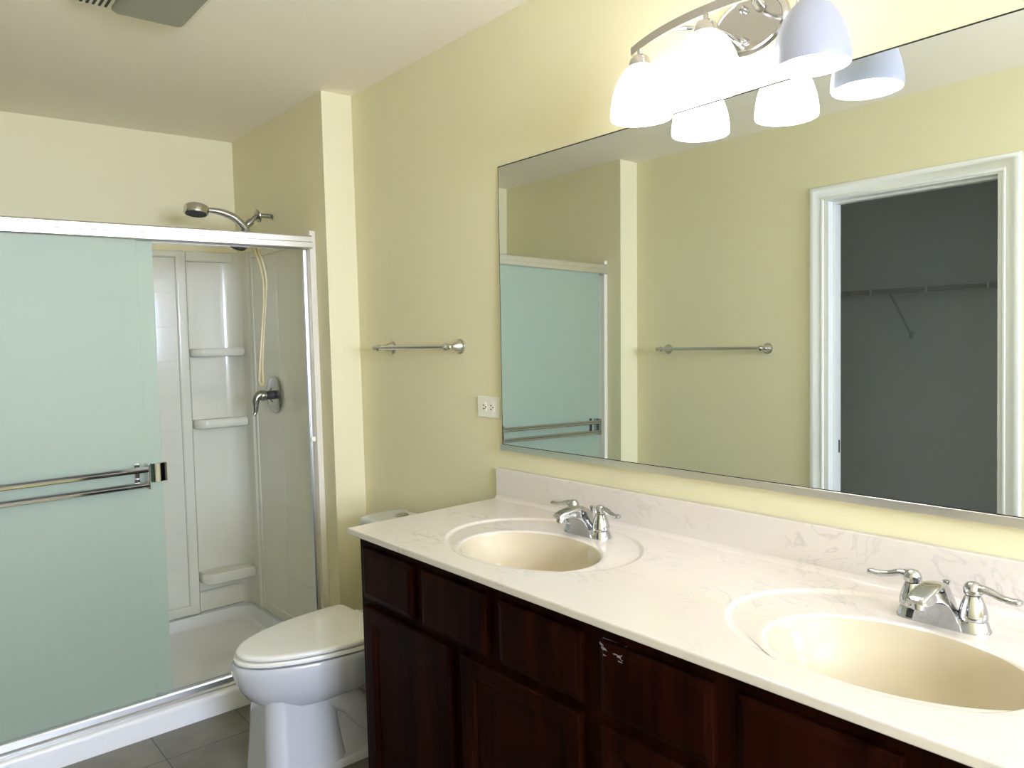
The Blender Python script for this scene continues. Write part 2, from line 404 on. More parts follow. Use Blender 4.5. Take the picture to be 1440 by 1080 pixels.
# corner columns: recessed cove between the back panel and the side panel
def corner(sign, xe, xw):
    bm = B(); rings = []
    R = .085
    ptsxy = [(xe, YB - .002), (xe, yb - .010), (xe + sign * .006, yb + .016), (xe + sign * .02, yb + .022)]
    ptsxy += [(xw - sign * .016 - sign * R + sign * R * math.sin(a), yb + .022 - R + R * math.cos(a)) for a in [math.radians(90 * k / 10) for k in range(11)]]
    ptsxy += [(xw - sign * .016, 1.705), (xw - sign * .022, 1.69), (xw - sign * .022, 1.665), (xw - sign * .014, 1.655), (xw - sign * .001, 1.655), (xw - sign * .001, YB - .002)]
    loft(bm, [[(x, y, z) for x, y in ptsxy] for z in (ZS0, ZS1 - .008)], True, True)
    # top cap roll over the recess
    box(bm, (min(xe, xw - sign * .001), yb - .004, ZS1 - .05), (max(xe, xw - sign * .001), YB - .003, ZS1), .008, 3)
    box(bm, (min(xe, xw - sign * .016), yb + .004, ZS0), (max(xe, xw - sign * .016), YB - .004, ZS0 + .10), .010, 3)
    return bm
o = obj('corner_column', corner(1, -.408, XR), 'acrylic', t, angle=32)
def shelf(zt, th, proj, sign=1, xe=-.404, xw=XR - .018):
    bm = B(); n = 10; y1 = yb + .02
    pts = [(xw, y1), (xw, y1 - proj)]
    r = .05
    pts += [(xe + sign * r - sign * r * math.sin(a), y1 - proj + r * .9 - r * .9 * math.cos(a) + .012 * (a / 1.571)) for a in [math.radians(90 * k / n) for k in range(n + 1)]]
    pts += [(xe, y1)]
    def ring(z, d):
        c = Vector((sum(p[0] for p in pts) / len(pts), sum(p[1] for p in pts) / len(pts)))
        out = []
        for p in pts:
            v = Vector(p) - c; k = 1 - d / max(v.length, .01); q = c + v * k; out.append((q.x, min(q.y + 0, y1), z))
        return out
    loft(bm, [ring(zt - th, .012), ring(zt - th + .006, .003), ring(zt - th * .5, 0), ring(zt - .006, .002), ring(zt, .009), ring(zt - .003, .020)], True, True)
    return bm
for zt, th, pj in ((1.392, .040, .085), (1.042, .044, .095), (.285, .052, .115)):
    obj('corner_shelf', shelf(zt, th, pj), 'acrylic', t, angle=50)
obj('corner_column', corner(-1, XLN + .302, XLN), 'acrylic', t, angle=32)
for zt, th, pj in ((1.392, .040, .085), (1.042, .044, .095), (.285, .052, .115)):
    obj('corner_shelf', shelf(zt, th, pj, -1, XLN + .298, XLN + .018), 'acrylic', t, angle=50)
for nm, sg, xw in (('side_panel', 1, XR), ('side_panel', -1, XLN)):
    bm = B()
    lo, hi = sorted((xw - sg * .001, xw - sg * .010))
    box(bm, (lo, 1.03, ZS0), (hi, 1.652, ZS1 - .010), .003)
    lo2, hi2 = sorted((xw - sg * .002, xw - sg * .016))
    for a, b_, z0, z1 in ((1.03, 1.055, ZS0, ZS1 - .01), (1.625, 1.652, ZS0, ZS1 - .01), (1.031, 1.651, ZS1 - .045, ZS1 - .011), (1.031, 1.651, ZS0 + .001, ZS0 + .05)):
        dd = .0006 if b_ - a > .1 else 0
        box(bm, (lo2 + (dd if sg > 0 else 0), a, z0), (hi2 - (dd if sg < 0 else 0), b_, z1), .005, 3)
    tile_field(bm, 'y', xw - sg * .0105, 1.058, 1.622, ZS0 + .055, ZS1 - .05, .282, .1675, gap=.0025, dep=.0007, flip=-1 if sg < 0 else 1)
    obj(nm, bm, 'acrylic', t, angle=40)

# sliding door set
t = thing('shower_door', 'sliding frosted glass shower door in a bright aluminium frame', 'shower door', (-.905, .95, .082))
bm = B()
ya, yz = .932, .992; x0, x1 = XLN + .012, XR - .022
prof = [(ya, 1.802), (ya - .003, 1.806), (ya - .003, 1.826), (ya - .001, 1.829), (ya - .001, 1.850), (ya + .003, 1.856), (yz - .003, 1.857), (yz, 1.853), (yz, 1.800), (yz - .006, 1.800), (yz - .006, 1.84), (ya + .006, 1.84), (ya + .006, 1.800)]
loft(bm, [[(x, y, z) for y, z in prof] for x in (x0, x1)], True, True)
obj('header_rail', bm, 'alu', t, angle=20)
bm = B()
prof = [(.900, .082), (.900, .088), (.903, .091), (.911, .093), (.914, .110), (.918, .116), (.936, .116), (.938, .098), (.951, .098), (.953, .112), (.972, .112), (.974, .096), (.990, .094), (.992, .082)]
loft(bm, [[(x, y, z) for y, z in prof] for x in (XLN + .006, XR - .006)], True, True)
obj('bottom_track', bm, 'track', t, angle=20)
for sg, xw in ((1, XR), (-1, XLN)):
    bm = B()
    lo, hi = sorted((xw - sg * .0005, xw - sg * .027)); box(bm, (lo, .946, .118), (hi, 1.004, 1.878), .002)
    obj('wall_jamb', bm, 'jamb', t)
    bm = B()
    lo, hi = sorted((xw - sg * .027, xw - sg * .040)); box(bm, (lo, .972, .118), (hi, 1.000, 1.800), .003)
    lo, hi = sorted((xw - sg * .040, xw - sg * .044)); box(bm, (lo, .976, .118), (hi, .996, 1.800), .0015, mi=1)
    obj('jamb_seal', bm, ['alu', 'track'], t)
bm = B(); box(bm, (XR - .044, .962, .985), (XR - .026, .972, 1.005), .002); obj('bumper', bm, 'plate', t)
g1 = None
bm = B(); box(bm, (XLN + .085, .941, .100), (-.8465, .947, 1.822), .0012); g1 = obj('glass_panel', bm, 'frost', t)
bm = B(); box(bm, (XLN + .046, .964, .100), (-.785, .970, 1.822), .0012); g2 = obj('glass_panel', bm, 'frost', t)
for zc in (.966, .911):
    bm = B(); y = .893
    loft(bm, [[(x, y - .006, zc - .010), (x, y - .008, zc - .008), (x, y - .008, zc - .0005), (x, y - .0048, zc + .0015), (x, y - .0078, zc + .0100), (x, y + .005, zc + .0105), (x, y + .005, zc - .010)] for x in (-1.552, -.853)], True, True)
    obj('towel_rail', bm, 'chrome', g1, angle=25)
for xc in (-.853, -1.554):
    bm = B(); sgn = 1 if xc > -1 else -1
    box(bm, (xc - .002, .885, .893), (xc + .004, .941, .984), .0015)
    box(bm, (xc - sgn * .03 - .006, .934, .905), (xc - sgn * .03 + .012, .9405, .985), .0015)
    obj('rail_bracket', bm, 'nickel', g1)
bm = B()
pr = [(-.828, .9635), (-.828, .957), (-.820, .944), (-.806, .938), (-.796, .938), (-.795, .946), (-.800, .950), (-.780, .950), (-.776, .946), (-.772, .950), (-.772, .980), (-.784, .980), (-.784, .9635)]
loft(bm, [[(x, y, z) for x, y in pr] for z in (.908, .976)], True, True)
obj('pull_handle', bm, 'chrome', g2, angle=25)

# shower valve on the right wall of the alcove
t = thing('shower_valve', 'chrome single-lever shower valve with a round plate on the alcove side wall', 'shower valve', (XR - .017, 1.395, 1.166))
xw = XR - .0168
bm = B(); lathe(bm, [(.086, 0), (.086, .004), (.080, .009), (.060, .012), (.034, .013), (.034, .010)], (xw, 1.395, 1.166), (-1, 0, 0), 48); obj('escutcheon', bm, 'aged_chrome', t, angle=45)
bm = B(); lathe(bm, [(.021, .010), (.021, .03), (.019, .032), (.019, .045)], (xw, 1.395, 1.166), (-1, 0, 0), 28); obj('valve_stem', bm, 'rubber', t)
bm = B()
lathe(bm, [(.020, .043), (.024, .046), (.025, .062), (.022, .072), (.012, .078)], (xw, 1.395, 1.166), (-1, 0, 0), 28)
tube(bm, [(xw - .058, 1.395, 1.170), (xw - .078, 1.395, 1.168), (xw - .092, 1.395, 1.148), (xw - .094, 1.395, 1.118), (xw - .096, 1.395, 1.092), (xw - .104, 1.395, 1.078)], [.022, .020, .016, .012, .009, .007], 16, 6)
obj('lever', bm, 'aged_chrome', t, angle=60)

# shower head with handset and hose
Y = 1.385
t = thing('shower_fixture', 'chrome shower arm with a hand shower, a fixed head and a beige hose', 'shower head', (XR, Y, 2.0))
bm = B(); tube(bm, [(XR + .001, Y, 2.0), (-.18, Y, 2.0), (-.205, Y, 1.997), (-.225, Y, 1.985), (-.255, Y, 1.955)], .0105, 16, 6)
lathe(bm, [(.013, 0), (.013, .006), (.009, .008)], (XR, Y - .002, 1.996), (-1, 0, 0), 20)
obj('shower_arm', bm, 'aged_chrome', t, angle=60)
bm = B(); lathe(bm, [(.011, -.004), (.031, 0), (.030, .004), (.022, .009), (.012, .012)], (-.205, Y, 1.998), (-.8, 0, -.25), 32); obj('flange', bm, 'aged_chrome', t)
bm = B()
lathe(bm, [(.012, 0), (.0165, .002), (.0165, .022), (.013, .026), (.013, .030), (.017, .032), (.017, .050), (.012, .056)], (-.238, Y, 1.972), (-.707, 0, -.707), 24)
sphere(bm, (-.272, Y, 1.930), .017, 20)
lathe(bm, [(.013, 0), (.013, .045), (.011, .048)], (-.268, Y, 1.932), (.25, 0, -1), 20)
obj('diverter', bm, 'aged_chrome', t, angle=45)
hs = None
bm = B()
tube(bm, [(-.252, Y - .005, 1.900), (-.272, Y - .012, 1.935), (-.315, Y - .014, 1.974), (-.355, Y - .014, 1.992), (-.400, Y - .014, 2.002), (-.440, Y - .014, 2.004)], [.012, .0155, .0175, .0165, .0135, .011], 20, 8)
lathe(bm, [(.006, .024), (.034, .022), (.049, .014), (.052, .004), (.052, -.018), (.048, -.022), (.044, -.0215)], (-.487, Y - .014, 2.003), (.12, .12, 1), 40)
hs = obj('hand_shower', bm, 'nickel', t, angle=50)
bm = B(); ax = Vector((.12, .12, 1)).normalized(); cc = Vector((-.487, Y - .014, 2.003)) - ax * .0215
lathe(bm, [(.044, 0), (.044, .002), (.030, .0035)], cc, -ax, 32)
u, v, a = frame_of(-ax)
for rr_, k in ((.036, 14), (.024, 10), (.012, 6)):
    for i in range(k):
        q = cc - ax * .002 + (u * math.cos(i * 2 * math.pi / k) + v * math.sin(i * 2 * math.pi / k)) * rr_
        sphere(bm, q, .0035, 8)
obj('spray_face', bm, 'rubber', hs)
bm = B()
ax = Vector((-.45, -.15, -1)).normalized(); c0 = Vector((-.290, Y, 1.902))
lathe(bm, [(.012, -.01), (.013, .014), (.020, .022), (.040, .036), (.043, .042), (.043, .054), (.040, .057)], c0, ax, 32)
fh = obj('fixed_head', bm, 'aged_chrome', t, angle=45)
bm = B(); c1 = c0 + ax * .0565; lathe(bm, [(.038, 0), (.038, .002)], c1, ax, 28); u, v, a = frame_of(ax)
for rr_, k in ((.031, 12), (.018, 8)):
    for i in range(k): sphere(bm, c1 + ax * .002 + (u * math.cos(i * 2 * math.pi / k) + v * math.sin(i * 2 * math.pi / k)) * rr_, .0035, 8)
obj('spray_face', bm, 'rubber', fh)
bm = B()
hp = [(-.252, Y - .005, 1.902), (-.236, Y - .008, 1.845), (-.213, Y - .015, 1.77), (-.202, Y - .02, 1.69), (-.204, Y - .02, 1.60), (-.214, Y - .02, 1.50), (-.226, Y - .02, 1.38), (-.238, Y - .02, 1.26), (-.238, Y - .02, 1.232), (-.228, Y - .018, 1.216), (-.218, Y - .01, 1.232),
      (-.214, Y, 1.30), (-.200, Y + .003, 1.45), (-.184, Y + .003, 1.60), (-.178, Y + .003, 1.70), (-.190, Y + .003, 1.78), (-.222, Y + .003, 1.86), (-.256, Y + .001, 1.892)]
tube(bm, hp, .0072, 12, 8)
obj('hose', bm, 'hose', t, angle=60)

# ------------------------------------------------------------------ toilet
TY = .352
t = thing('toilet', 'white elongated toilet with closed lid between the vanity and the shower', 'toilet', (-.40, TY, 0))
def egg(xf, xb, xw, w, z, n=56, pb=.42, pf=1.0):
    out = []
    for k in range(n):
        a = 2 * math.pi * k / n; c, s = math.cos(a), math.sin(a)
        if c >= 0: x = xw - (xw - xf) * c ** pf if True else 0
        else: x = xw + (xb - xw) * (abs(c) ** pb)
        y = w * (abs(s) ** (1.0 if c >= 0 else pb)) * (1 if s >= 0 else -1)
        out.append((x, TY + y, z))
    return out
bm = B()
loft(bm, [egg(-.655, -.36, -.50, .100, .225), egg(-.690, -.33, -.48, .128, .240), egg(-.722, -.30, -.46, .152, .265), egg(-.748, -.27, -.43, .172, .302), egg(-.762, -.24, -.40, .184, .340), egg(-.768, -.20, -.37, .189, .366), egg(-.767, -.19, -.36, .190, .380), egg(-.762, -.19, -.36, .186, .386)], True, True)
# column under the bowl, trapway body and foot
def rr(x0, x1, w, r, z):
    return rrect(x0, x1, TY - w, TY + w, r, z, 6)
loft(bm, [rr(-.706, -.430, .134, .06, 0), rr(-.704, -.432, .130, .06, .03), rr(-.698, -.445, .118, .058, .12), rr(-.692, -.455, .108, .055, .22), rr(-.692, -.455, .108, .055, .27)], True, True)
loft(bm, [rr(-.66, -.09, .134, .05, 0), rr(-.66, -.09, .134, .05, .018), rr(-.66, -.10, .128, .05, .026)], True, True)
loft(bm, [rr(-.56, -.12, .098, .04, .02), rr(-.56, -.12, .080, .04, .10), rr(-.56, -.10, .085, .05, .20), rr(-.52, -.06, .12, .06, .30), rr(-.50, -.04, .15, .06, .375)], True, True)
for sg in (-1, 1):
    tube(bm, [(-.50, TY + sg * .055, .25), (-.40, TY + sg * .070, .19), (-.33, TY + sg * .072, .10), (-.27, TY + sg * .066, .06), (-.22, TY + sg * .06, .12), (-.20, TY + sg * .055, .22), (-.15, TY + sg * .05, .25)], [.055, .050, .045, .045, .048, .05, .05], 20, 8)
obj('bowl', bm, 'porcelain', t, angle=42)
bm = B()
loft(bm, [egg(-.752, -.29, -.34, .180, .389), egg(-.759, -.285, -.34, .187, .392), egg(-.760, -.285, -.34, .188, .400), egg(-.755, -.29, -.34, .184, .405)], True, True)
obj('seat', bm, 'seat', t, angle=50)
bm = B()
loft(bm, [egg(-.741, -.292, -.34, .178, .4075, pb=.25), egg(-.750, -.288, -.34, .187, .410, pb=.25), egg(-.752, -.286, -.34, .189, .417, pb=.25), egg(-.748, -.288, -.34, .186, .423, pb=.25), egg(-.735, -.295, -.34, .177, .4255, pb=.25), egg(-.60, -.36, -.40, .10, .428, pb=.25)], True, True)
obj('lid', bm, 'seat', t, angle=50)
for sg in (-1, 1):
    bm = B(); lathe(bm, [(.014, -.03), (.014, .03)], (-.272, TY + sg * .075, .402), (0, 1, 0), 20); box(bm, (-.29, TY + sg * .075 - .02, .385), (-.255, TY + sg * .075 + .02, .402), .004)
    obj('hinge', bm, 'seat', t)
bm = B()
loft(bm, [rr(-.175, -.020, .175, .035, .36), rr(-.185, -.014, .188, .04, .40), rr(-.192, -.014, .200, .04, .68), rr(-.192, -.014, .200, .04, .696)], True, True)
obj('tank', bm, 'porcelain', t, angle=40)
bm = B()
loft(bm, [rr(-.190, -.014, .200, .04, .697), rr(-.203, -.008, .210, .045, .700), rr(-.204, -.008, .211, .045, .722), rr(-.198, -.010, .206, .043, .732), rr(-.180, -.018, .190, .04, .737)], True, True)
obj('tank_lid', bm, 'porcelain', t, angle=50)
bm = B(); lathe(bm, [(.026, 0), (.026, .003), (.022, .006), (.008, .0065)], (-.078, TY + .075, .7365), seg=28); obj('flush_button', bm, 'aged_chrome', t)

# ------------------------------------------------------------------ vanity
VZ, VL, VR, VD = .8701, -.0811, -2.03, -.5700
FX = -.5445; CL = -.0995; CRT = -2.025
t = thing('vanity_cabinet', 'dark cherry wood vanity cabinet with drawer fronts above panelled doors', 'vanity cabinet', (-.28, -1.06, 0))
bm = B()
ZT = VZ - .0185
box(bm, (FX, CRT, .10), (FX + .019, CL, ZT), .0012); box(bm, (FX + .019, CL - .018, .10), (-.003, CL, ZT)); box(bm, (FX + .019, CRT, .10), (-.003, CRT + .018, ZT))
box(bm, (FX + .019, CRT + .018, .10), (-.003, CL - .018, .118)); box(bm, (-.012, CRT + .018, .118), (-.003, CL - .018, ZT)); box(bm, (FX + .07, CRT + .01, 0), (-.01, CL - .01, .0998))
obj('carcass', bm, 'wood', t)
def front_slab(ya_, yb_, z0, z1, mt):
    bm = B(); y0, y1 = min(ya_, yb_), max(ya_, yb_)
    def ring(ins, x): return [(x, y0 + ins, z0 + ins), (x, y1 - ins, z0 + ins), (x, y1 - ins, z1 - ins), (x, y0 + ins, z1 - ins)]
    loft(bm, [ring(0, FX - .0004), ring(0, FX - .0125), ring(.002, FX - .0145), ring(.010, FX - .0165), ring(.014, FX - .0185), ring(.016, FX - .0188)], True, True)
    return obj('drawer_front', bm, mt, t, angle=12)
fr = [(-.135, -.391), (-.4365, -.699), (-.747, -1.004), (-1.054, -1.310), (-1.357, -1.614), (-1.662, -1.935)]
M['wood_scuffed'] = wood('scuffed_cherry_wood', WC1, WC2, (-1.078 + 1.06, .815))
for i, (a, b_) in enumerate(fr): front_slab(a, b_, .681, .8225, 'wood_scuffed' if i == 3 else 'wood')
def panel_front(name, ya_, yb_, z0, z1):
    bm = B(); y0, y1 = min(ya_, yb_), max(ya_, yb_)
    def ring(ins, x, k=1): return [(x, y0 + ins, z0 + ins * k), (x, y1 - ins, z0 + ins * k), (x, y1 - ins, z1 - ins * k), (x, y0 + ins, z1 - ins * k)]
    loft(bm, [ring(0, FX - .0004), ring(0, FX - .0150), ring(.003, FX - .0180), ring(.008, FX - .0188), ring(.040, FX - .0188), ring(.043, FX - .0170), ring(.047, FX - .0165), ring(.052, FX - .0095), ring(.054, FX - .0092)], True, True)
    return obj(name, bm, 'wood', t, angle=12)
panel_front('door', -.140, -.552, .125, .6565); panel_front('door', -.598, -.996, .125, .6565)
panel_front('drawer_front', -1.052, -1.312, .400, .6565); panel_front('drawer_front', -1.052, -1.312, .125, .375)
panel_front('door', -1.357, -1.614, .125, .6565); panel_front('door', -1.662, -1.935, .125, .6565)

t = thing('vanity_countertop', 'white cultured marble vanity top with two oval basins and a low backsplash', 'countertop', (-.285, -1.055, VZ - .018))
S = [(-.348, -.613), (-.348, -1.5065)]        # bowl centres
OC = (.064, .026)                              # outer recess centre offset
BA, BBX = .205, .153; OA, OBX = .292, .222
xf_, xb_ = VD, -.002
def patch(bm, s, y0, y1):
    cx, cy = s; ox, oy = cx + OC[0], cy + OC[1]
    N = 160; rings = []
    angs = [2 * math.pi * k / N for k in range(N)]
    def rect_pt(a):
        dx, dy = math.cos(a), math.sin(a); ts = []
        if dx > 1e-9: ts.append((xb_ - ox) / dx)
        if dx < -1e-9: ts.append((xf_ - ox) / dx)
        if dy > 1e-9: ts.append((y1 - oy) / dy)
        if dy < -1e-9: ts.append((y0 - oy) / dy)
        k = min(x for x in ts if x > 0); return (ox + dx * k, oy + dy * k, VZ)
    # replace nearest angles by exact corners
    for px, py in ((xb_, y1), (xb_, y0), (xf_, y0), (xf_, y1)):
        a = math.atan2(py - oy, px - ox) % (2 * math.pi); k = min(range(N), key=lambda i: abs((angs[i] - a + math.pi) % (2 * math.pi) - math.pi)); angs[k] = a
    def ell(c, a_y, b_x, z): return [(c[0] + b_x * math.cos(tt), c[1] + a_y * math.sin(tt), z) for tt in [math.atan2(math.sin(a) / a_y, math.cos(a) / b_x) for a in angs]]
    rings.append([rect_pt(a) for a in angs])
    for d_, z in ((.004, 0), (.001, -.0006), (-.003, -.0026), (-.006, -.0044), (-.010, -.0052), (-.020, -.0050)): rings.append(ell((ox, oy), OA + d_, OBX + d_, VZ + z))
    for f in (.35, .7): 
        c = (ox + (cx - ox) * f, oy + (cy - oy) * f); rings.append(ell(c, (OA - .02) * (1 - f) + (BA + .018) * f, (OBX - .02) * (1 - f) + (BBX + .018) * f, VZ - .0045))
    for d_, z in ((.018, -.0035), (.008, -.0030), (.003, -.0040), (.000, -.0065)): rings.append(ell((cx, cy), BA + d_, BBX + d_, VZ + z))
    loft(bm, rings, False, False)
bm = B(); PH = .335
ys = [VL]
patch(bm, S[0], S[0][1] - PH, S[0][1] + PH); patch(bm, S[1], S[1][1] - PH, S[1][1] + PH)
def quad(*p): bm.faces.new([bm.verts.new(q) for q in p])
for a, b_ in ((VL, S[0][1] + PH), (S[0][1] - PH, S[1][1] + PH), (S[1][1] - PH, VR)):
    quad((xf_, a, VZ), (xb_, a, VZ), (xb_, b_, VZ), (xf_, b_, VZ))
# front edge, ends, underside
e = .003; zb = VZ - .0182
def strip(path):   # path of (offset outward, z) swept along left end, front, right end
    st = []
    for (x, y, nx, ny) in ((xb_, VL, 0, 1), (xf_, VL, -1, 1), (xf_, VR, -1, -1), (xb_, VR, 0, -1)):
        st.append([(x + nx * o_, y + ny * o_, z) for o_, z in path])
    loft(bm, st, False, False, closed=False)
strip([(0, VZ), (.0012, VZ - .0004), (.0024, VZ - .0018), (.003, VZ - .004), (.003, zb + .002), (.001, zb), (-.03, zb)])
# cove to the backsplash
loft(bm, [[(-.034, y, VZ + .0002), (-.028, y, VZ + .0012), (-.024, y, VZ + .005), (-.0222, y, VZ + .011), (-.0222, y, VZ - .004)] for y in (VL, VR)], True, True)
top = obj('top_slab', bm, 'marble', t, angle=30)
bm = B(); box(bm, (-.0222, VR, VZ - .004), (-.0015, VL, VZ + .1005), .003, 3); obj('backsplash', bm, 'marble', t)
for s in S:
    bm = B(); N = 96; rings = []
    for d_, z in ((.0006, -.0062), (-.004, -.012), (-.010, -.025), (-.020, -.050), (-.035, -.080), (-.060, -.108), (-.090, -.124), (-.120, -.132), (-.135, -.134)):
        rings.append([(s[0] + (BBX + d_) * math.cos(a), s[1] + (BA + d_ * 1.15) * math.sin(a), VZ + z) for a in [2 * math.pi * k / N for k in range(N)]])
    loft(bm, rings, False, True)
    bs = obj('basin', bm, 'basin', t, angle=60); bs['label'] = 'cream oval basin'
    bm = B(); lathe(bm, [(.024, 0), (.024, .003), (.018, .004), (.017, .002), (.015, .006), (.004, .007)], (s[0], s[1], VZ - .134), seg=28); obj('drain', bm, 'chrome', bs)

# faucets
def faucet(loc, label):
    t = thing('faucet', label, 'faucet', loc, 'bathroom faucets')
    O = Vector(loc)
    def stad(hl, w, z, n=10, x=0):
        out = []
        for cy, a0 in ((hl - w, 0), (-(hl - w), 180)):
            for k in range(n + 1):
                a = math.radians(a0 + 180 * k / n); out.append(O + Vector((x + w * math.cos(a), cy + w * math.sin(a), z)))
        return out
    bm = B()
    loft(bm, [stad(.079, .0275, 0), stad(.079, .0275, .004), stad(.077, .0262, .007), stad(.074, .0235, .017), stad(.070, .0205, .022)], True, True)
    obj('base_plate', bm, 'chrome', t, angle=40)
    # spout: one saddle-shaped body, concave below the nose
    bm = B(); rings = []
    secs = [(.0235, 0, .020, .034, .024), (.018, 0, .034, .038, .020), (.008, 0, .058, .041, .0175), (-.006, 0, .074, .043, .0185), (-.020, 0, .0805, .043, .0195), (-.0285, .0005, .0815, .0415, .0198),
            (-.0300, .012, .0825, .038, .0198), (-.0340, .030, .083, .0325, .0197), (-.042, .046, .0835, .0270, .0195), (-.056, .056, .0830, .0230, .0192), (-.072, .0605, .0815, .0210, .0185), (-.090, .0615, .0785, .0198, .0175), (-.104, .0610, .0750, .0185, .0162), (-.111, .0615, .0720, .0165, .0140), (-.115, .0630, .0690, .0120, .0100)]
    for x, zb_, zt, wb_, wt in secs:
        h = zt - zb_; half = []
        for f, k in ((0, 0), (.06, .03), (.18, .22), (.34, .48), (.50, .70), (.66, .86), (.80, .96)):
            half.append((wb_ + (wt - wb_) * k, zb_ + h * f))
        for a_ in (20, 45, 70, 90): half.append((wt * (.55 + .41 * math.cos(math.radians(a_))) if a_ < 90 else wt * .45, zb_ + h * (.80 + .20 * math.sin(math.radians(a_)))))
        rings.append([O + Vector((x, y, z)) for y, z in half] + [O + Vector((x, -y, z)) for y, z in reversed(half)])
    loft(bm, rings, True, True)
    sp = obj('spout', bm, 'chrome', t, angle=50)
    bm = B(); lathe(bm, [(.0108, 0), (.0115, .002), (.0115, .012), (.009, .014)], O + Vector((-.098, 0, .0625)), (-.1, 0, -1), 24); obj('aerator', bm, 'chrome', sp)
    for sg in (1, -1):
        bm = B(); c = O + Vector((0, sg * .0508, 0))
        lathe(bm, [(.0225, .0215), (.0235, .023), (.0235, .026), (.0225, .034), (.0195, .046), (.0150, .058), (.0125, .063)], c, seg=32)
        h_ = obj('handle', bm, 'chrome', t, angle=50)
        bm = B()
        lathe(bm, [(.0125, .0632), (.0152, .0665), (.0158, .0735), (.0140, .0805), (.0095, .0850), (.0045, .0868), (.0005, .0872)], c, seg=28)
        tube(bm, [c + Vector((0, sg * .006, .075)), c + Vector((-.002, sg * .022, .0765)), c + Vector((-.005, sg * .040, .0715)), c + Vector((-.008, sg * .058, .0685)), c + Vector((-.010, sg * .072, .0695)), c + Vector((-.0105, sg * .078, .0705))], [.0115, .0095, .0078, .0076, .0086, .0050], 16, 6, flat=.75, up=(0, 0, 1))
        obj('lever', bm, 'chrome', h_, angle=60)
    bm = B(); lathe(bm, [(.0025, .02), (.0025, .058), (.0042, .060), (.0046, .066), (.0065, .070), (.0068, .073), (.003, .0745)], O + Vector((.0205, 0, 0)), seg=20)
    obj('lift_rod', bm, 'chrome', t)
    return t
faucet((-.135, -.613, VZ - .0048), 'chrome two-handle faucet on the basin nearer the toilet')
faucet((-.135, -1.5065, VZ - .0048), 'chrome two-handle faucet on the right-hand basin below the closet reflection')

# ------------------------------------------------------------------ mirror
ML, MR, MT, MB = -.121, -2.0, 1.9622, 1.0506
NN = Vector((1, -.0023, -.0174)).normalized(); PM = Vector((-.0215, ML, MB))
mxp = lambda y, z: PM.x - (NN.y * (y - PM.y) + NN.z * (z - PM.z)) / NN.x
t = thing('wall_mirror', 'wide frameless wall mirror above the double vanity', 'mirror', (-.02, -1.06, MB))
bm = B()
def mring(ins, dep): return [Vector((mxp(y, z), y, z)) + NN * dep for y, z in ((ML - ins, MB + ins), (ML - ins, MT - ins), (MR + ins, MT - ins), (MR + ins, MB + ins))]
loft(bm, [mring(0, .005), mring(0, .0006), mring(.0035, 0)], True, False, mi=1)
bm.faces.new([bm.verts.new(p) for p in mring(.0035, 0)]).material_index = 0
bmesh.ops.remove_doubles(bm, verts=bm.verts[:], dist=1e-6)
obj('mirror_glass', bm, ['silver', 'black'], t, flat=True)
bm = B()
prof = [(-.001, 1.0334), (-.0262, 1.0334), (-.0275, 1.0345), (-.0275, 1.0520), (-.0255, 1.0530), (-.0245, 1.0520), (-.0245, 1.0392), (-.001, 1.0392)]
loft(bm, [[(x - (.0046 if x < -.02 else 0) * f, y, z) for x, z in prof] for y, f in ((ML + .004, 0), (MR, 1))], True, True)
obj('bottom_channel', bm, 'alu', t, angle=25)

# ------------------------------------------------------------------ vanity light
t = thing('vanity_light', 'three-shade nickel vanity light on the wall above the mirror', 'light fixture', (-.005, -1.06, 2.11))
PY, PZ = -1.06, 2.110
bm = B()
def oval(a, b_, x, n=56): return [(x, PY + a * math.cos(k * 2 * math.pi / n), PZ + b_ * math.sin(k * 2 * math.pi / n)) for k in range(n)]
loft(bm, [oval(.098, .068, -.0005), oval(.098, .068, -.012), oval(.092, .062, -.018), oval(.088, .058, -.019), oval(.086, .056, -.017)], True, True)
obj('back_plate', bm, 'nickel', t, angle=30)
for dz in (-.036, .036):
    bm = B(); lathe(bm, [(.008, .015), (.009, .019), (.009, .022), (.006, .028), (.001, .030)], (-.002, PY + .010, PZ + dz), (-1, 0, 0), 20); obj('cap_screw', bm, 'chrome', t)
barx = lambda y: -.170 + .060 * ((y + 1.051) / .26) ** 2
barz = lambda y: 2.108
SHP = [(barx(y), y, 1.931) for y in (-.830, -1.053, -1.272)]
bm = B(); rings = []
for k in range(41):
    y = -.790 + (-1.312 + .790) * k / 40; x, z = barx(y), barz(y)
    rings.append([(x - .004, y, z - .010), (x + .004, y, z - .010), (x + .004, y, z + .010), (x - .004, y, z + .010)])
loft(bm, rings, True, True); obj('cross_bar', bm, 'nickel', t, angle=30)
for sg in (1, -1):
    yb_ = -1.051 + sg * .115
    bm = B(); f = lambda q: PY + sg * q
    tube(bm, [(barx(yb_) + .003, yb_, barz(yb_)), (barx(yb_) + .035, f(.095), 2.108), (-.070, f(.075), PZ + .002), (-.040, f(.045), PZ - sg * .012), (-.028, f(.024), PZ - sg * .034), (-.014, f(.014), PZ - sg * .050)], .0055, 14, 8)
    obj('arm', bm, 'chrome', t, angle=60)
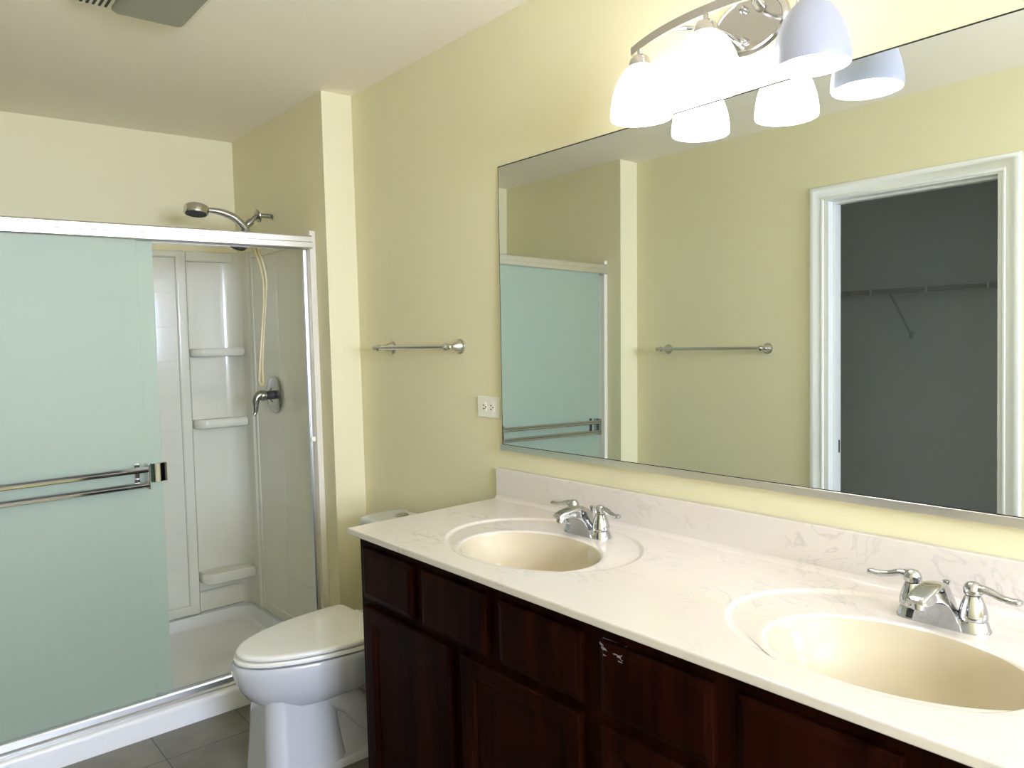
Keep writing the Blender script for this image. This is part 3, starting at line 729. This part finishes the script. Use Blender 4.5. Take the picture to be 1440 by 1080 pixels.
for i, (x, y, z) in enumerate(SHP):
    bm = B()
    lathe(bm, [(.0285, .123), (.0283, .131), (.0255, .142), (.0190, .151), (.0090, .1555), (.0065, .1565), (.0062, barz(y) - .0095 - z)], (x, y, z), seg=36)
    obj('socket_cup', bm, 'nickel', t, angle=40)
    bm = B()
    po_ = [(.0742, 0), (.0752, .006), (.0750, .016), (.0732, .034), (.0690, .056), (.0620, .078), (.0520, .099), (.0400, .116), (.0285, .127), (.0150, .1285)]
    pi_ = [(.0145, .1255), (.0265, .124), (.0380, .113), (.0500, .0965), (.0600, .0760), (.0670, .0550), (.0712, .0340), (.0730, .0160), (.0732, .006), (.0727, .0005)]
    lathe(bm, po_[::1] + pi_ + [po_[0]], (x, y, z), seg=56, cap0=False, cap1=False)
    bmesh.ops.remove_doubles(bm, verts=bm.verts[:], dist=1e-6)
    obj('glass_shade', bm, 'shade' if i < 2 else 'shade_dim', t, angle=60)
    bm = B(); lathe(bm, [(.0005, 0), (.018, .002), (.034, .008), (.045, .020), (.050, .034), (.048, .050), (.039, .066), (.026, .082), (.016, .094), (.014, .122)], (x, y, z + .004), seg=32)
    obj('bulb', bm, 'bulb', t, angle=60)

# ------------------------------------------------------------------ towel bars
def towel_bar(label, xw, sg, ya_, yb_, z):
    t = thing('towel_bar', label, 'towel bar', (xw, (ya_ + yb_) / 2, z), 'chrome towel bars')
    def R(v, h): return (v, h)
    for y in (ya_, yb_):
        bm = B()
        lathe(bm, [(.026, 0), (.027, .003), (.026, .007), (.021, .009), (.020, .012), (.017, .020), (.0115, .034), (.0085, .046), (.0080, .052), (.0105, .054), (.0105, .057)], (xw, y, z), (sg, 0, 0), 36)
        sphere(bm, (xw + sg * .068, y, z), .0135, 24)
        obj('post', bm, 'nickel', t, angle=45)
    for y, o_ in ((ya_, 1 if ya_ > yb_ else -1), (yb_, -1 if ya_ > yb_ else 1)):
        bm = B(); lathe(bm, [(.007, .010), (.0075, .014), (.0055, .016), (.0085, .020), (.0095, .026), (.0075, .032), (.002, .0345)], (xw + sg * .068, y, z), (0, o_, 0), 24)
        obj('finial', bm, 'nickel', t, angle=50)
    bm = B(); tube(bm, [(xw + sg * .068, ya_, z), (xw + sg * .068, yb_, z)], .0078, 24, 2, smooth=False); obj('rail', bm, 'nickel', t, angle=60)
towel_bar('short chrome towel bar on the cream wall above the toilet', 0, -1, .579, .119, 1.377)
towel_bar('longer chrome towel bar seen reflected in the mirror, beside the closet doorway', XL, 1, .619, .008, 1.371)

# ------------------------------------------------------------------ outlet
t = thing('wall_outlet', 'ivory double power outlet on the wall beside the mirror', 'outlet', (-.003, -.032, 1.169))
bm = B(); OY, OZ = -.032, 1.1695
box(bm, (-.006, OY - .058, OZ - .0355), (-.0005, OY + .058, OZ + .0355), .0022, 3); obj('cover_plate', bm, 'plate', t)
for dy in (.0195, -.0195):
    bm = B(); ring = []
    pts = []
    for k in range(28):
        a = 2 * math.pi * k / 28; pts.append((max(-.0132, min(.0132, .0168 * math.cos(a))), .0168 * math.sin(a)))
    loft(bm, [[(x, OY + dy + p[0] * 1.0, OZ + p[1]) for p in pts] for x in (-.005, -.0078)], True, True)
    rc = obj('receptacle', bm, 'plate', t)
    bm = B()
    box(bm, (-.0081, OY + dy - .0025, OZ + .0042), (-.0077, OY + dy + .0060, OZ + .0078)); box(bm, (-.0081, OY + dy - .0025, OZ - .0078), (-.0077, OY + dy + .0060, OZ - .0042))
    lathe(bm, [(.0030, 0), (.0030, .0004)], (-.0077, OY + dy - .0088, OZ), (-1, 0, 0), 14)
    obj('slot', bm, 'black', rc)
bm = B(); lathe(bm, [(.003, .0058), (.003, .0072), (.001, .0078)], (0, OY, OZ), (-1, 0, 0), 16); obj('screw', bm, 'plate', t)

# ------------------------------------------------------------------ ceiling fan light
t = thing('exhaust_fan', 'square ceiling exhaust fan with grey light lens and cream slotted grille', 'exhaust fan', (-.93, .32, H))
bm = B()
box(bm, (-1.108, .165, H - .018), (-.788, .470, H - .0005), .006, 3)
obj('fan_cover', bm, 'grille', t)
bm = B()
loft(bm, [rrect(-1.012, -.806, .186, .452, .018, H - .018), rrect(-1.012, -.806, .186, .452, .018, H - .026), rrect(-1.006, -.812, .192, .446, .016, H - .032), rrect(-.98, -.84, .22, .42, .012, H - .034)], True, True)
obj('light_lens', bm, 'lens', t, angle=40)
for k in range(5):
    bm = B(); x = -1.096 + k * .0165; box(bm, (x, .19, H - .0205), (x + .007, .445, H - .0175)); obj('vent_slot', bm, 'black', t)

# ------------------------------------------------------------------ closet shelf
t = thing('wire_shelf', 'white wire closet shelf on a diagonal brace, seen reflected through the doorway', 'closet shelf', (CX, 0, 1.72))
SZ, SX = 1.724, CX + .305
bm = B()
for k in range(100):
    y = CY0 + .02 + k * .0258
    box(bm, (CX + .004, y, SZ - .0015), (SX, y + .003, SZ + .0015)); box(bm, (SX - .003, y, SZ - .026), (SX, y + .003, SZ))
obj('wire_deck', bm, 'wire', t)
bm = B()
for x, z in ((SX, SZ), (SX, SZ - .026), (CX + .006, SZ), (CX + .16, SZ - .003)):
    tube(bm, [(x, CY0 + .002, z), (x, CY1 - .002, z)], .0035, 8, 2, smooth=False)
obj('rod', bm, 'wire', t)
for y0_ in (-.62, -.005, .65):
    bm = B(); tube(bm, [(SX - .004, y0_, SZ - .02), (CX + .008, y0_, 1.455)], .0062, 10, 2, smooth=False); box(bm, (CX + .0005, y0_ - .012, 1.43), (CX + .010, y0_ + .012, 1.475), .002)
    obj('brace', bm, 'wire', t)
for y0_ in (-.845, -.53, -.212, .106, .42):
    bm = B(); box(bm, (SX - .005, y0_ - .006, SZ - .031), (SX + .005, y0_ + .006, SZ + .006), .002); obj('rod_clip', bm, 'trim', t)

for o in list(bpy.data.objects):
    if '_w' in o: del o['_w']
